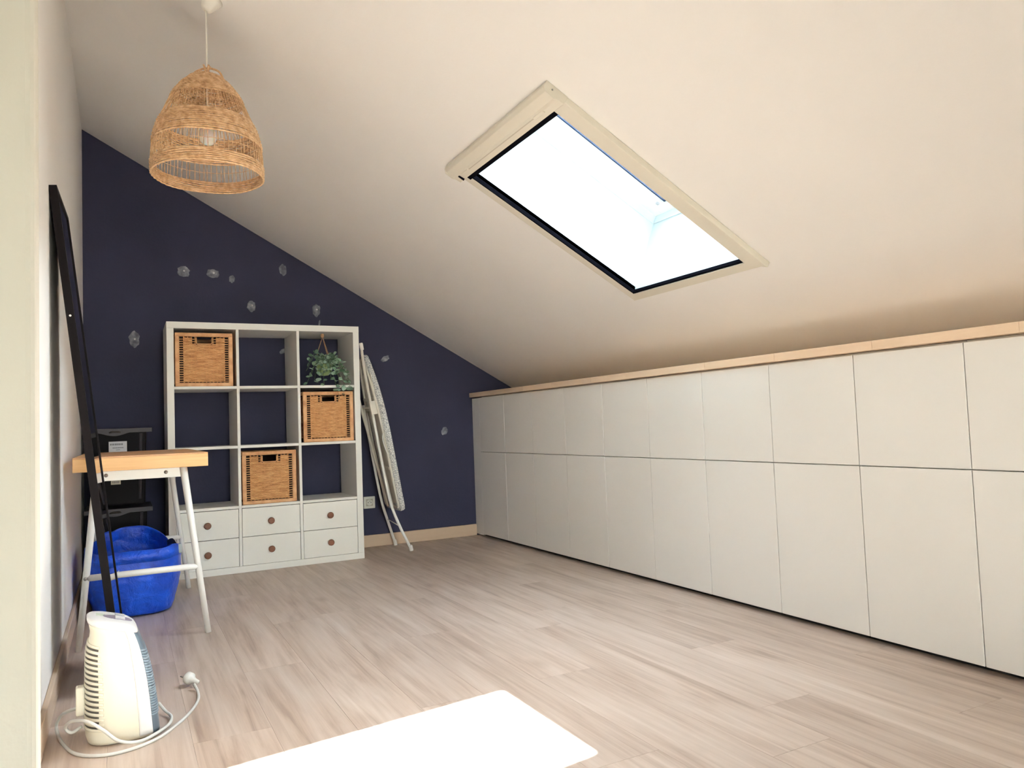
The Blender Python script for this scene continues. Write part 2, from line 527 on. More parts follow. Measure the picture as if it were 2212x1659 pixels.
# scraped paint spots on the navy wall, parts of that wall
chips = [(.123, 1.850, .042, .040, 1), (.297, 1.846, .042, .034, 1), (.412, 1.817, .020, .028, 0), (.735, 1.898, .026, .042, 0),
         (.529, 1.646, .030, .042, 1), (.950, 1.634, .030, .048, 1), (-.158, 1.410, .034, .058, 1), (1.428, 1.305, .036, .022, 0),
         (1.862, .777, .026, .034, 0), (.727, 1.352, .034, .016, 0), (.97, 1.545, .007, .022, 0), (.045, 1.40, .014, .03, 0)]
for (x, z, w, h, dot) in chips:
    b = MB()
    n = 18
    tilt = random.uniform(-.5, .5) if h < w * 1.3 else random.uniform(-.25, .25)
    if (x, z) == (1.428, 1.305): tilt = .5
    if (x, z) == (1.862, .777): tilt = -.6
    ring = []
    for k in range(n):
        a = 2 * pi * k / n
        rr = random.uniform(.82, 1.04) * (1 - .10 * (k % 3 == 0))
        px, pz = w * rr * cos(a), h * rr * sin(a)
        ring.append((px * cos(tilt) - pz * sin(tilt), pz * cos(tilt) + px * sin(tilt)))
    vs = [(p, -.0002, q) for p, q in ring] + [(p * .8, -.0016, q * .8) for p, q in ring] + [(p * .4, -.0011, q * .4) for p, q in ring] + [(0, -.001, 0)]
    fs = [(k, (k + 1) % n, (k + 1) % n + n, k + n) for k in range(n)] + [(k + n, (k + 1) % n + n, (k + 1) % n + 2 * n, k + 2 * n) for k in range(n)]
    fs += [(k + 2 * n, (k + 1) % n + 2 * n, 3 * n) for k in range(n)]
    b.add(vs, fs, False)
    c = b.build('paint_chip', M['chip'], wb, 0, 1, (x, YB, z))
    if dot:
        MB().lathe([(0, .004), (.004, .0035), (.0065, 0)], (0, 0, 0), 10, Matrix.Rotation(radians(90), 3, 'X')).build('filled_hole', M['dowel'], c, 0, 1, (0.004, -.001, .004))

# ================================================================== ROOF WINDOW
win = bpy.data.objects.new('window_1', None)
COL.objects.link(win)
win.location = (SKX, SKY_, SKZ)
win.rotation_euler = (0, ALPHA, 0)
struct(win, 'roof window set deep in the sloping ceiling', 'window')
H = .40
T = .015
XT1 = .444
# lining boards (each one a board of its own)
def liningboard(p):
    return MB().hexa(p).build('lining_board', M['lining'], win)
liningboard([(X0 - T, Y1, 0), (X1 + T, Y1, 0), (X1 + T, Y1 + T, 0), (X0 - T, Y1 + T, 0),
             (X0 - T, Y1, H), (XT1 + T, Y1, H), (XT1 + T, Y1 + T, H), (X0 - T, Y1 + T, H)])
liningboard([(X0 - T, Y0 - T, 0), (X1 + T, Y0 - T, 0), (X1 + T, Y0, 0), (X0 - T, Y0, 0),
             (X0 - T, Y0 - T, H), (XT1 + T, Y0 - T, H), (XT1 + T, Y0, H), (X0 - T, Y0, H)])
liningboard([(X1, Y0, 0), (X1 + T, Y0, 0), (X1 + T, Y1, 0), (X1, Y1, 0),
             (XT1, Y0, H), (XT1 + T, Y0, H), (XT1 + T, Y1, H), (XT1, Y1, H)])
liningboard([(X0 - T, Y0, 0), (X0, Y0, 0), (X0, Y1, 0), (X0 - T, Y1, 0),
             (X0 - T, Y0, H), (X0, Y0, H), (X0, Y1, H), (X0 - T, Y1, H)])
# flange strip at the top of the lining (far and low side show it)
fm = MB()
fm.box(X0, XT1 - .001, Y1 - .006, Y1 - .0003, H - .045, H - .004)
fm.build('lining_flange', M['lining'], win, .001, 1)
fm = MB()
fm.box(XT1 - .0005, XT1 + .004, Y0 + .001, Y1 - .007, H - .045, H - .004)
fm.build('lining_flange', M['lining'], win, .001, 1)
def ring(name, x0, x1, y0, y1, wd, z0, z1, m, bevel=.002):
    for (a, b, c, d) in ((x0, x1, y0, y0 + wd), (x0, x1, y1 - wd, y1), (x0, x0 + wd, y0 + wd, y1 - wd), (x1 - wd, x1, y0 + wd, y1 - wd)):
        MB().box(a, b, c, d, z0, z1).build(name, m, win, bevel)
GX0, GX1, GY0, GY1 = -.405, .4116, -.305, .290        # clear glass
ring('frame_rail', X0 - .02, XT1 + .03, Y0 - .02, Y1 + .02, .060, H + .003, H + .040, M['frame_white'])
ring('sash_rail', GX0 - .045, GX1 + .045, GY0 - .045, GY1 + .045, .045, H + .022, H + .062, M['frame_white'])
ring('glazing_seal', GX0 - .002, GX1 + .002, GY0 - .002, GY1 + .002, .010, H + .034, H + .049, M['blue_gasket'], 0)
MB().box(GX0 - .02, GX1 + .02, GY0 - .02, GY1 + .02, H + .0500, H + .0508).build('pane', M['glass'], win)
ring('roof_flashing', X0 - .14, XT1 + .14, Y0 - .14, Y1 + .14, .115, H + .0, H + .04, M['crate_rim'])
MB().box(.385, .400, GY1 + .012, GY1 + .024, H + .012, H + .023).build('sash_catch', M['heater_switch'], win, .001)

# insect screen cassette fixed around the opening
scr = thing('insect_screen', 'beige roller insect screen frame with black seals around the roof window', 'insect screen', (SKX, SKY_, SKZ), (0, ALPHA, 0))
XO0, XO1, YO0, YO1 = -.535, .537, -.415, .415
P = -.024
def mit(poly, z0, z1):
    return MB().prism([(x, y, z0) for x, y in poly], (0, 0, z1 - z0))
mit([(X0, YO0), (XO1, YO0), (X1, Y0), (X0, Y0)], P, -.0004).build('side_rail', M['screen_frame'], scr, .0025)
mit([(X0, Y1), (X1, Y1), (XO1, YO1), (X0, YO1)], -.007, -.0004).build('side_rail', M['screen_frame'], scr, .001)
mit([(X1 + .0005, Y0 + .0006), (XO1 + .0005, YO0 + .0006), (XO1 + .0005, YO1), (X1 + .0005, Y1)], -.010, -.0004).build('bottom_rail', M['screen_frame'], scr, .001)
# cassette with a rounded nose
prof = [(XO0, -.0004), (XO0, -.022), (XO0 + .012, -.036), (X0 - .040, -.038), (X0 - .026, -.032), (X0, -.030), (X0, -.0004)]
MB().prism([(x, YO0 + .004, z) for x, z in prof], (0, YO1 - YO0 - .012, 0)).build('cassette', M['screen_frame'], scr, .002)
for (ya, yb) in ((YO0 - .001, YO0 + .004), (YO1 - .008, YO1 - .003)):
    MB().prism([(x, ya, z * 1.04 if z < -.01 else z) for x, z in prof], (0, yb - ya, 0)).build('end_cap', M['screen_frame'], scr, .001)
MB().box(X0 - .027, X0 - .0225, Y0 + .05, Y1 - .05, -.0325, -.030).build('groove_strip', M['socket_in'], scr)
for yy in (Y0 + .02, Y1 - .09):
    MB().box(X0 - .030, X0 - .018, yy, yy + .065, -.036, -.030).build('pull_tab', M['screen_frame'], scr, .001)
MB().box(XO0 + .02, XO0 + .055, YO1 - .002, YO1 + .018, -.006, -.0004).build('fixing_clip', M['white'], scr, .002)
MB().lathe([(0, .001), (.003, .001), (.0035, 0)], (XO0 + .03, YO0 - .0012, -.016), 10, Matrix.Rotation(radians(90), 3, 'X')).build('screw', M['steel'], scr)
MB().box(X0 + .0003, X0 + .020, Y0 + .001, Y1 - .010, -.022, -.008).build('brush_seal', M['gasket'], scr)
MB().box(X0 + .0003, X1 - .0003, Y1 - .009, Y1 - .0004, -.006, .010).build('brush_seal', M['gasket'], scr)
MB().box(X1 - .0095, X1 - .0003, Y0 + .001, Y1 - .0095, -.006, .010).build('brush_seal', M['gasket'], scr)
MB().box(X0 - .030, X0 - .002, Y1 - .004, Y1 - .0004, -.039, -.030).build('brush_seal', M['gasket'], scr)

# ================================================================== CABINET WALL
CW = .3954
YC0 = .2933
ZT, ZM, ZB = 1.0095, .6159, .020
def cab_label(k):
    o = ['nearest the navy wall', 'second from the navy wall', 'third from the navy wall', 'fourth from the navy wall', 'fifth from the navy wall',
         'sixth from the navy wall', 'seventh from the navy wall', 'eighth from the navy wall', 'ninth from the navy wall', 'tenth from the navy wall', 'eleventh from the navy wall']
    return 'handleless off-white two-door cabinet column under the wooden worktop, ' + o[k]
dz = .0016
proto = thing('storage_cabinet', cab_label(0), 'cabinet', (2.112, YC0 - CW / 2, 0), group='cabinets under the sloping ceiling')
h = CW / 2
c = MB()
c.box(0, .385, -h + .0005, -h + .016, .021, 1.0165)
c.box(0, .385, h - .016, h - .0005, .021, 1.0165)
c.box(0, .385, -h + .016, h - .016, .021, .037)
c.box(0, .385, -h + .016, h - .016, 1.0, 1.0165)
c.box(.377, .385, -h + .016, h - .016, .037, 1.0)
c.box(0, .377, -h + .016, h - .016, ZM - .009, ZM + .007)
c.build('body', M['carcass'], proto)
MB().box(XW - 2.112, -.0035, -h + dz, h - dz, ZM + .0018, ZT).build('upper_door', M['door'], proto, .0012, 2)
MB().box(XW - 2.112, -.0035, -h + dz, h - dz, ZB, ZM - .0018).build('lower_door', M['door'], proto, .0012, 2)
for k in range(1, 11):
    d = dup(proto)
    d.location = (2.112, YC0 - CW / 2 - CW * k, 0)
    d['label'] = cab_label(k)
    # doors hang a hair out of line
    d.location.x += random.uniform(-.0006, .0006)
YCE = YC0 - CW * 11
tag(MB().box(XW + .001, 2.112, YC0 + .002, YB - .001, .012, ZT).build('filler_panel', M['door'], None, .0012), 'narrow off-white filler strip between cabinets and navy wall', 'panel')
tag(MB().box(2.128, 2.45, YCE, YB - .02, .0005, .0195).build('plinth', M['black'], None), 'low black plinth under the row of off-white cabinets', 'plinth')
wt = thing('worktop', 'long beech worktop of glued staves on the cabinets', 'worktop', (2.07, YB - .001, 1.0185))
MB().box(.026, .424, -5.0, 0, .0, .032).build('board', M['stave'], wt)
yy = 0.0
zz = .032
while yy > -5.0:
    ln = random.uniform(.28, .62)
    y2 = max(yy - ln, -5.0)
    MB().box(0, .0258, y2 + .0002, yy, 0, zz).build('stave', M['stave'], wt, .0012, 1)
    yy = y2

# ================================================================== SHELF UNIT
sh = thing('shelf_unit', 'white cube shelf unit with three wicker baskets and six drawers against navy wall', 'shelf', (0, 0, 0))
SW, SH, SD = 1.12, 1.47, .385
TO, TI = .038, .016
cw = (SW - 2 * TO - 2 * TI) / 3
chh = (SH - 2 * TO - 3 * TI) / 4
colx = [TO + i * (cw + TI) for i in range(3)]
rowz = [TO + i * (chh + TI) for i in range(4)]
MB().box(0, SW, 0, SD, SH - TO, SH).build('top_panel', M['white'], sh, .0012)
MB().box(0, SW, 0, SD, .0004, TO).build('bottom_panel', M['white'], sh, .0012)
MB().box(0.0005, TO, 0.0004, SD, TO + .0003, SH - TO - .0003).build('side_panel', M['white'], sh, .0008)
MB().box(SW - TO, SW - .0005, 0.0004, SD, TO + .0003, SH - TO - .0003).build('side_panel', M['white'], sh, .0008)
for i in (1, 2):
    x = colx[i] - TI
    MB().box(x, x + TI, .001, SD, TO + .0003, SH - TO - .0003).build('divider', M['white'], sh, .0008)
for j in (1, 2, 3):
    z = rowz[j] - TI
    for i in range(3):
        MB().box(colx[i] + .0003, colx[i] + cw - .0003, .0015, SD, z, z + TI).build('shelf_board', M['white'], sh, .0008)
dh = (chh - .006) / 2
for i in range(3):
    for j in range(2):
        z0 = rowz[0] + .0015 + j * (dh + .002)
        x0, x1 = colx[i] + .0022, colx[i] + cw - .0022
        d = MB()
        d.box(x0, x1, .0025, .018, z0, z0 + dh - .001)
        d.box(x0 + .006, x0 + .014, .018, .34, z0 + .01, z0 + dh - .02)
        d.box(x1 - .014, x1 - .006, .018, .34, z0 + .01, z0 + dh - .02)
        d.box(x0 + .006, x1 - .006, .018, .34, z0 + .005, z0 + .01)
        dr = d.build('drawer', M['white'], sh, .0008)
        kn = MB().lathe([(.009, 0), (.009, .008), (.0185, .011), (.0195, .016), (.0185, .021), (.014, .022), (0, .0212)], (0, 0, 0), 24, Matrix.Rotation(radians(90), 3, 'X'))
        kn.build('knob', M['knob'], dr, 0, 1, ((x0 + x1) / 2 - .004, .0025, z0 + dh / 2))

# ------------------------------------------------------------------ wicker baskets
BW, BH, BD = .314, .312, .33
def make_basket():
    t = thing('wicker_basket', '', 'basket', group='wicker baskets in the shelf unit')
    hw = BW / 2
    post = .030
    hx, hz0, hz1 = .0425, BH - .064, BH - .026
    # dark sheets behind the weave, standing in for the shade inside the basket
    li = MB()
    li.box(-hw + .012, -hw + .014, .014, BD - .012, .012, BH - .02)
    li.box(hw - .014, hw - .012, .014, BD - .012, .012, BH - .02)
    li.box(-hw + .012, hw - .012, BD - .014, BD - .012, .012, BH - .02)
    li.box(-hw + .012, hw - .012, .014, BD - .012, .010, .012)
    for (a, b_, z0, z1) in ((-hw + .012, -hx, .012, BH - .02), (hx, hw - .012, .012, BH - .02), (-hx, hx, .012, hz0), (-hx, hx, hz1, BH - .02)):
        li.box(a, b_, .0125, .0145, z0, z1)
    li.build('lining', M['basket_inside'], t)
    # corner posts, top and bottom wrapped rims
    for sx in (-1, 1):
        a, b_ = sorted((sx * hw, sx * (hw - .024)))
        MB().box(a, b_, 0, .02, .0, BH).build('post', M['wicker_frame'], t, .005, 2)
        MB().box(a, b_, BD - .02, BD, .0, BH).build('post', M['wicker_frame'], t, .005, 2)
    rim = MB()
    for (a, b_, c_, d_) in ((-hw, hw, -.002, .018), (-hw, hw, BD - .018, BD + .002), (-hw - .002, -hw + .016, .018, BD - .018), (hw - .016, hw + .002, .018, BD - .018)):
        rim.box(a, b_, c_, d_, BH - .022, BH + .001)
    rim.build('rim', M['wicker_frame'], t, .006, 3)
    wr = MB()
    for k in range(46):
        x = -hw + .004 + k * (BW - .008) / 45
        wr.box(x - .0026, x + .0026, -.0032, .0, BH - .020, BH - .002)
    o = wr.build('rim_wrapping', M['wicker_frame'], t, .001, 1)
    o['kind'] = 'stuff'
    MB().box(-hw, hw, -.001, .018, .0, .022).build('bottom_rail', M['wicker_frame'], t, .006, 3)
    # front weave: long strands waving over upright stakes; sides plain strands
    wv = MB()
    nst = 16
    zrow = .0068
    nrow = int((BH - .022 - .026) / zrow)
    def strand(xa, xb, z, ph, r, amp):
        n = max(2, int((xb - xa) / .0085))
        pts = []
        for i in range(n + 1):
            x = xa + (xb - xa) * i / n
            pts.append((x, .0066 + amp * sin(ph + pi * (x + hw) / (BW / nst)), z + random.uniform(-.0004, .0004)))
        wv.tube(pts, r, 5, False, False)
    for k in range(nrow):
        z = .026 + zrow * (k + .5)
        ph = (k % 2) * pi
        spans = [(-hw + .045, hw - .045)]
        if hz0 - .006 < z < hz1 + .006:
            spans = [(-hw + .045, -hx - .022), (hx + .022, hw - .045)]
        for a, b_ in spans:
            strand(a, b_, z, ph, .0036, .0026)
        # ladder strands out to the posts and the handle: every second row leaves a slot
        if k % 2 == 0:
            strand(-hw + .02, -hw + .05, z, ph, .0026, 0)
            strand(hw - .05, hw - .02, z, ph, .0026, 0)
            if len(spans) == 2:
                strand(-hx - .026, -hx, z, ph, .0026, 0)
                strand(hx, hx + .026, z, ph, .0026, 0)
    o = wv.build('weave', M['wicker'], t)
    o['kind'] = 'stuff'
    stk = MB()
    for k in range(nst):
        x = -hw + (k + .5) * BW / nst
        if abs(x) > hw - .045:
            continue
        zt = hz0 - .004 if abs(x) < hx else BH - .02
        stk.tube([(x, .0075, .02), (x, .0075, zt)], .0024, 5)
    for x in (-hw + .047, hw - .047):
        stk.tube([(x, .006, .02), (x, .006, BH - .02)], .003, 5)
    o = stk.build('stakes', M['wicker'], t)
    o['kind'] = 'stuff'
    sd_ = MB()
    for k in range(0, nrow, 1):
        z = .026 + zrow * (k + .5)
        for sx in (-1, 1):
            sd_.tube([(sx * (hw - .007), .02, z), (sx * (hw - .007), BD - .02, z)], .0034, 4, False, False)
    o = sd_.build('side_weave', M['wicker'], t)
    o['kind'] = 'stuff'
    hd = MB()
    hd.tube([(-hx, .006, hz1), (-hx, .006, hz0 + .006), (-hx + .006, .006, hz0), (hx - .006, .006, hz0), (hx, .006, hz0 + .006), (hx, .006, hz1), ], .0034, 6)
    hd.build('handle_edge', M['wicker_frame'], t)
    return t
b1 = make_basket()
for k, (i, j, lab, dx) in enumerate(((0, 3, 'square wicker basket with cut-out handle in the top left cube of the white shelf', -.006),
                                     (2, 2, 'square wicker basket right below the hanging plant in the white shelf', .004),
                                     (1, 1, 'square wicker basket right above the middle drawers of the white shelf', -.005))):
    o = b1 if k == 0 else dup(b1)
    o.location = (colx[i] + cw / 2 + dx, .004, rowz[j] + .0003)
    o['label'] = lab

# ------------------------------------------------------------------ hanging plant
pl = thing('hanging_plant', 'trailing green hanging plant on a twine loop in the top right shelf cube', 'plant', (.912, .10, SH - TO))
topz = 0.0
MB().lathe([(.0, -.028), (.009, -.026), (.012, -.016), (.011, -.006), (.006, -.0005)], (0, 0, 0), 12).build('wooden_bead', M['twine'], pl)
potc = Vector((.004, -.01, -.232))
for dx, dy in ((-.05, .02), (.045, .02), (.04, -.04)):
    MB().tube([(0, 0, -.02), (dx * .55, dy * .55, -.11), (potc.x + dx, potc.y + dy, -.195)], .0024, 6).build('twine', M['twine'], pl)
MB().lathe([(.0, -.040), (.026, -.036), (.043, -.018), (.048, .005), (.046, .028), (.041, .036), (.038, .030), (.0, .026)], potc, 24).build('pot', M['pot'], pl)
lf = MB()
nv = 8
vs = [(0, 0, 0)]
for k in range(nv):
    a = 2 * pi * k / nv
    r = 1.0 if k else 1.25
    vs.append((r * cos(a) + 1.0, .86 * sin(a), .18 * (abs(sin(a))) + .10 * cos(a)))
vs[0] = (1.0, 0, 0)
lf.add(vs, [(0, k + 1, (k + 1) % nv + 1) for k in range(nv)], True)
lmesh = lf.mesh('leaf', M['leaf'])
leafn = 0
st = MB()
tips = [(-.10, -.02, -.20), (-.09, -.06, -.27), (-.075, -.075, -.31), (-.04, -.085, -.30), (-.02, -.10, -.335), (.02, -.115, -.30), (.05, -.12, -.345),
        (.085, -.12, -.36), (.115, -.12, -.36), (.14, -.11, -.345), (.15, -.09, -.32), (.125, -.06, -.26), (.10, -.05, -.22), (.06, -.07, -.24),
        (.0, -.08, -.24), (-.06, -.05, -.21), (.03, -.03, -.17), (.07, -.12, -.42), (.10, -.125, -.40), (-.115, -.05, -.32), (.16, -.10, -.36), (.12, -.02, -.24), (-.02, -.09, -.20), (.05, -.08, -.19), (-.11, -.01, -.24)]
for tip in tips:
    a = Vector((potc.x + random.uniform(-.02, .02), potc.y - .01, -.19))
    e = Vector(tip)
    mid = (a + e) / 2 + Vector((0, 0, .045 + .3 * abs(e.x)))
    if e.z > -.2: mid = (a + e) / 2 + Vector((0, 0, .01))
    pts = bez([a, mid, e], 7)
    st.tube(pts, .0011, 4)
    for i, p in enumerate(pts[2::2]):
        for sgn in (-1, 1):
            if random.random() < .08 or leafn >= 295:
                continue
            o = link('leaf', lmesh, pl)
            sc = random.uniform(.0095, .0142)
            o.scale = (sc, sc, sc)
            o.location = p + Vector((random.uniform(-.004, .004), random.uniform(-.006, .002), random.uniform(-.004, .004)))
            o.rotation_euler = (random.uniform(.3, 1.5), random.uniform(-.5, .5), random.uniform(-pi, pi))
            leafn += 1
so = st.build('stems', M['stem'], pl)
so['kind'] = 'stuff'

# ================================================================== WALL SOCKET
so_ = thing('wall_socket', 'white square wall socket on the navy wall beside the shelf', 'socket', (1.283, YB, .305))
MB().box(-.041, .041, -.009, -.0004, -.041, .041).build('plate', M['socket'], so_, .004, 3)
MB().box(-.024, .024, -.0105, -.009, -.024, .024).build('insert', M['socket_in'], so_, .003, 2)
MB().lathe([(.021, 0), (.021, .0016), (.019, .0016), (.018, .0004), (0, .0004)], (0, -.0105, 0), 24, Matrix.Rotation(radians(90), 3, 'X')).build('recess', M['socket'], so_)
for x, z in ((-.0095, 0), (.0095, 0)):
    MB().lathe([(.0028, 0), (.0028, .0006), (0, .0006)], (x, -.0112, z), 10, Matrix.Rotation(radians(90), 3, 'X')).build('contact_hole', M['dark_hole'], so_)
MB().tube([(0, -.010, .010), (0, -.018, .010)], .0024, 8).build('earth_pin', M['steel'], so_)

# ================================================================== IRONING BOARD (folded, leaning on the shelf)
TH = radians(-10.6)
ib = thing('ironing_board', 'folded ironing board with patterned cover leaning on the white shelf side', 'ironing board', (1.452, .215, 0), (0, TH, 0))
# local: z up along the board, +x the ironing side
def cover_outline():
    pts = []
    z0, z1, hwid = .27, 1.33, .158
    n = 10
    pts += [(-hwid + .03, z0), (-hwid + .008, z0 + .008), (-hwid, z0 + .03), (-hwid, z0 + .50)]
    for k in range(1, n + 1):
        t = k / n
        wv_ = hwid * (1 - t ** 2.6 * .72)
        pts.append((-wv_, z0 + .50 + (z1 - z0 - .50) * t * .985))
    pts.append((-.02, z1))
    return pts + [(-y, z) for y, z in pts[::-1]]
co = cover_outline()
b = MB()
nco = len(co)
offs = [(-.012, .985), (-.004, 1.0), (.010, 1.0), (.018, .985), (.021, .95)]
cz = .80
vs = []
for ox, sc in offs:
    for y, z in co:
        bow = .010 * (1 - ((z - .8) / .53) ** 2)
        vs.append((ox + bow, y * sc, cz + (z - cz) * (1 - (1 - sc) * .3)))
fs = [tuple(range(nco))[::-1], tuple((len(offs) - 1) * nco + k for k in range(nco))]
for i in range(len(offs) - 1):
    for k in range(nco):
        fs.append((i * nco + k, i * nco + (k + 1) % nco, (i + 1) * nco + (k + 1) % nco, (i + 1) * nco + k))
b.add(vs, fs, True)
b.build('cover', M['cover'], ib)
fr = [(y * .86, .80 + (z - .80) * .95) for y, z in co]
MB().tube([(-.016, y, z) for y, z in fr], .008, 8, True).build('board_frame', M['cream_metal'], ib)
MB().box(-.012, -.006, -.11, .11, .32, 1.2).build('underside_mesh', M['cream_metal'], ib, .002)
for z in (.55, .95, 1.02):
    MB().box(-.026, -.010, -.12, .12, z, z + .022).build('cross_bar', M['cream_metal'], ib, .003)
RT = .0095
# leg pair one: feet on the floor
MB().tube(bez([(.004, -.148, .012), (-.032, -.125, .17), (-.055, -.105, .34), (-.055, -.10, .6), (-.045, -.10, 1.0)], 6), RT, 10).build('leg', M['white_metal'], ib)
MB().tube(bez([(-.004, .150, .012), (-.035, .118, .20), (-.055, .09, .34), (-.055, .085, .6), (-.045, .085, 1.0)], 6), RT, 10).build('leg', M['white_metal'], ib)
for p in ((.004, -.148), (-.004, .150)):
    MB().lathe([(.0125, 0), (.0135, .006), (.0125, .034), (.0105, .04)], (p[0], p[1], 0), 12).build('rubber_foot', M['white'], ib)
MB().tube([(-.030, -.125, .17), (-.034, .116, .20)], .0032, 8).build('brace_rod', M['white_metal'], ib)
# leg pair two: folded alongside, its feet at the top
MB().tube(bez([(-.055, -.185, 1.395), (-.060, -.165, 1.25), (-.052, -.115, 1.0), (-.040, -.055, .62), (-.030, -.045, .30)], 6), RT, 10).build('leg', M['cream_metal'], ib)
MB().tube(bez([(-.058, .090, 1.395), (-.066, .085, 1.25), (-.066, .075, 1.0), (-.050, .045, .62), (-.036, .03, .30)], 6), RT, 10).build('leg', M['cream_metal'], ib)
for p in ((-.055, -.185), (-.058, .090)):
    MB().lathe([(.0105, 1.355), (.0125, 1.36), (.0135, 1.395), (.011, 1.402), (0, 1.403)], (p[0], p[1], 0), 12).build('foot_cap', M['white'], ib)
MB().tube([(-.056, -.10, .98), (-.052, .085, .98)], .006, 8).build('hinge_rod', M['cream_metal'], ib)
MB().box(-.062, -.012, -.125, -.095, .93, 1.02).build('bracket', M['cream_metal'], ib, .003)
MB().tube(bez([(-.02, -.15, .80), (-.035, -.158, .76), (-.03, -.155, .70), (-.02, -.15, .66)], 5), .0035, 8).build('release_lever', M['white_metal'], ib)

# ================================================================== DESK
dk = thing('desk', 'small white-legged desk with thick bamboo top along the white side wall', 'desk', (-.155, -.78, 0))
x0, x1, y0, y1 = -.2425, .2425, -.545, .545
MB().box(x0, x1, y0, y1, .7365, .742).build('top_board', M['bamboo_top'], dk, .001)
for (a, b_, c_, d_, nm) in ((x0, x1, y0, y0 + .02, 'M'), (x0, x1, y1 - .02, y1, 'M'), (x0, x0 + .02, y0 + .02, y1 - .02, 'S'), (x1 - .02, x1, y0 + .02, y1 - .02, 'S')):
    MB().box(a, b_, c_, d_, .685, .7363).build('apron_board', M['bamboo'], dk, .001)
MB().box(x0 + .02, x1 - .02, y0 + .02, y1 - .02, .686, .692).build('bottom_board', M['bamboo_top'], dk)
RL = .0125
for ye, sgn in ((y0 + .04, -1), (y1 - .04, 1)):
    MB().box(-.185, .165, ye - .004, ye + .004, .645, .6845).build('leg_rail', M['white_metal'], dk, .002)
    for xs in (-.13, .085):
        MB().lathe([(.0075, 0), (.007, .003), (.0, .004)], (xs, ye - .004 if sgn < 0 else ye + .004, .667), 12,
                   Matrix.Rotation(radians(90 if sgn < 0 else -90), 3, 'X')).build('screw', M['steel'], dk)
    for xt, xb_ in ((-.160, -.228), (.150, .236)):
        yy2 = ye + sgn * .010
        MB().tube([(xb_, yy2, 0.0005), (xb_ + (xt - xb_) * .5, yy2, .34), (xt, yy2, .684)], [.0115, RL, .0145], 14).build('leg', M['white_metal'], dk)
    zs = .275
    fL = -.228 + (-.160 + .228) * zs / .684
    fR = .236 + (.150 - .236) * zs / .684
    MB().tube([(fL, ye + sgn * .010, zs), (fR, ye + sgn * .010, zs)], .0125, 12).build('stretcher', M['white_metal'], dk)
    MB().lathe([(.007, 0), (.0065, .003), (.0, .0035)], (fL - .002, ye + sgn * .010 - .0125, zs), 12, Matrix.Rotation(radians(90), 3, 'X')).build('screw', M['steel'], dk)

# ================================================================== SMOKED CRATES
def make_crate(lab, z):
    t = thing('storage_crate', lab, 'crate', (-.247, .012, z), group='smoked crates stacked in the corner')
    wb_, wt_, dp, hh = .132, .140, .36, .425
    b = MB()
    b.hexa([(-wb_, .02, .0), (wb_, .02, 0), (wb_, dp - .02, 0), (-wb_, dp - .02, 0), (-wt_, .012, hh - .012), (wt_, .012, hh - .012), (wt_, dp - .012, hh - .012), (-wt_, dp - .012, hh - .012)])
    b.build('body', M['crate'], t, .012, 3)
    for sx in (-1, 1):
        MB().tube([(sx * (wb_ - .028), .0165, .03), (sx * (wt_ - .028), .009, hh - .03)], .008, 8).build('corner_rib', M['crate_rim'], t)
    # lip with a sagging middle and a grip slot
    n = 24
    ww = .168
    poly_t, poly_b = [], []
    for k in range(n + 1):
        x = -ww + 2 * ww * k / n
        sag = .0175 * max(0, cos(min(1, abs(x + .02) / .075) * pi / 2)) ** 1.2
        poly_b.append((x, -.006, hh - .024 - sag))
    lip = MB().prism([(-ww, -.006, hh), (ww, -.006, hh)] + poly_b[::-1], (0, .006, 0))
    lip.build('lip', M['crate_rim'], t, .001, 1)
    r2 = MB()
    r2.box(-ww, ww, 0, dp, hh - .012, hh)
    r2.build('lid', M['crate_rim'], t, .003, 2)
    MB().tube([(-.046, -.0062, hh - .022), (-.03, -.0066, hh - .018), (.0, -.0066, hh - .018), (.012, -.0062, hh - .020)], [.003, .0062, .0062, .003], 8).build('grip_slot', M['dark_hole'], t)
    return t
cr2 = make_crate('smoked black plastic crate on the floor, underneath the crate with a white label', .0005)
cr1 = make_crate('smoked black plastic crate with white paper label, stacked on another crate', .4415)
cr1.location.y += .004
lb = MB().box(-.047, .042, -.0102, -.0094, .292, .354).build('paper_label', M['paper'], cr1)
def ink(x0, x1, z0, z1): MB().box(x0, x1, -.0108, -.0102, z0, z1).build('print_line', M['ink'], lb)
# blurred print: two rows of word-like strokes and a short third line, as far as the photo shows them
xx = -.040
for w_ in (.006, .005, .006, .002, .006, .006, .005, .006, .005, .005):
    ink(xx, xx + w_ * .72, .333, .343)
    xx += w_ + .0012
xx = -.028
for w_ in (.004, .005, .004, .005, .004, .006, .005, .005, .005):
    ink(xx, xx + w_ * .8, .3165, .3215)
    xx += w_ + .0012
ink(-.012, .008, .3065, .3085)
lb2 = MB().box(-.038, .010, -.0060, -.0050, .118, .158).build('plastic_label', M['crate_rim'], cr1, .003, 2)
lb2.data.materials[0] = M['socket_in']
for k in range(7):
    MB().box(-.031 + k * .005, -.0285 + k * .005, -.0066, -.0060, .125, .136).build('bar_mark', M['ink'], lb2)

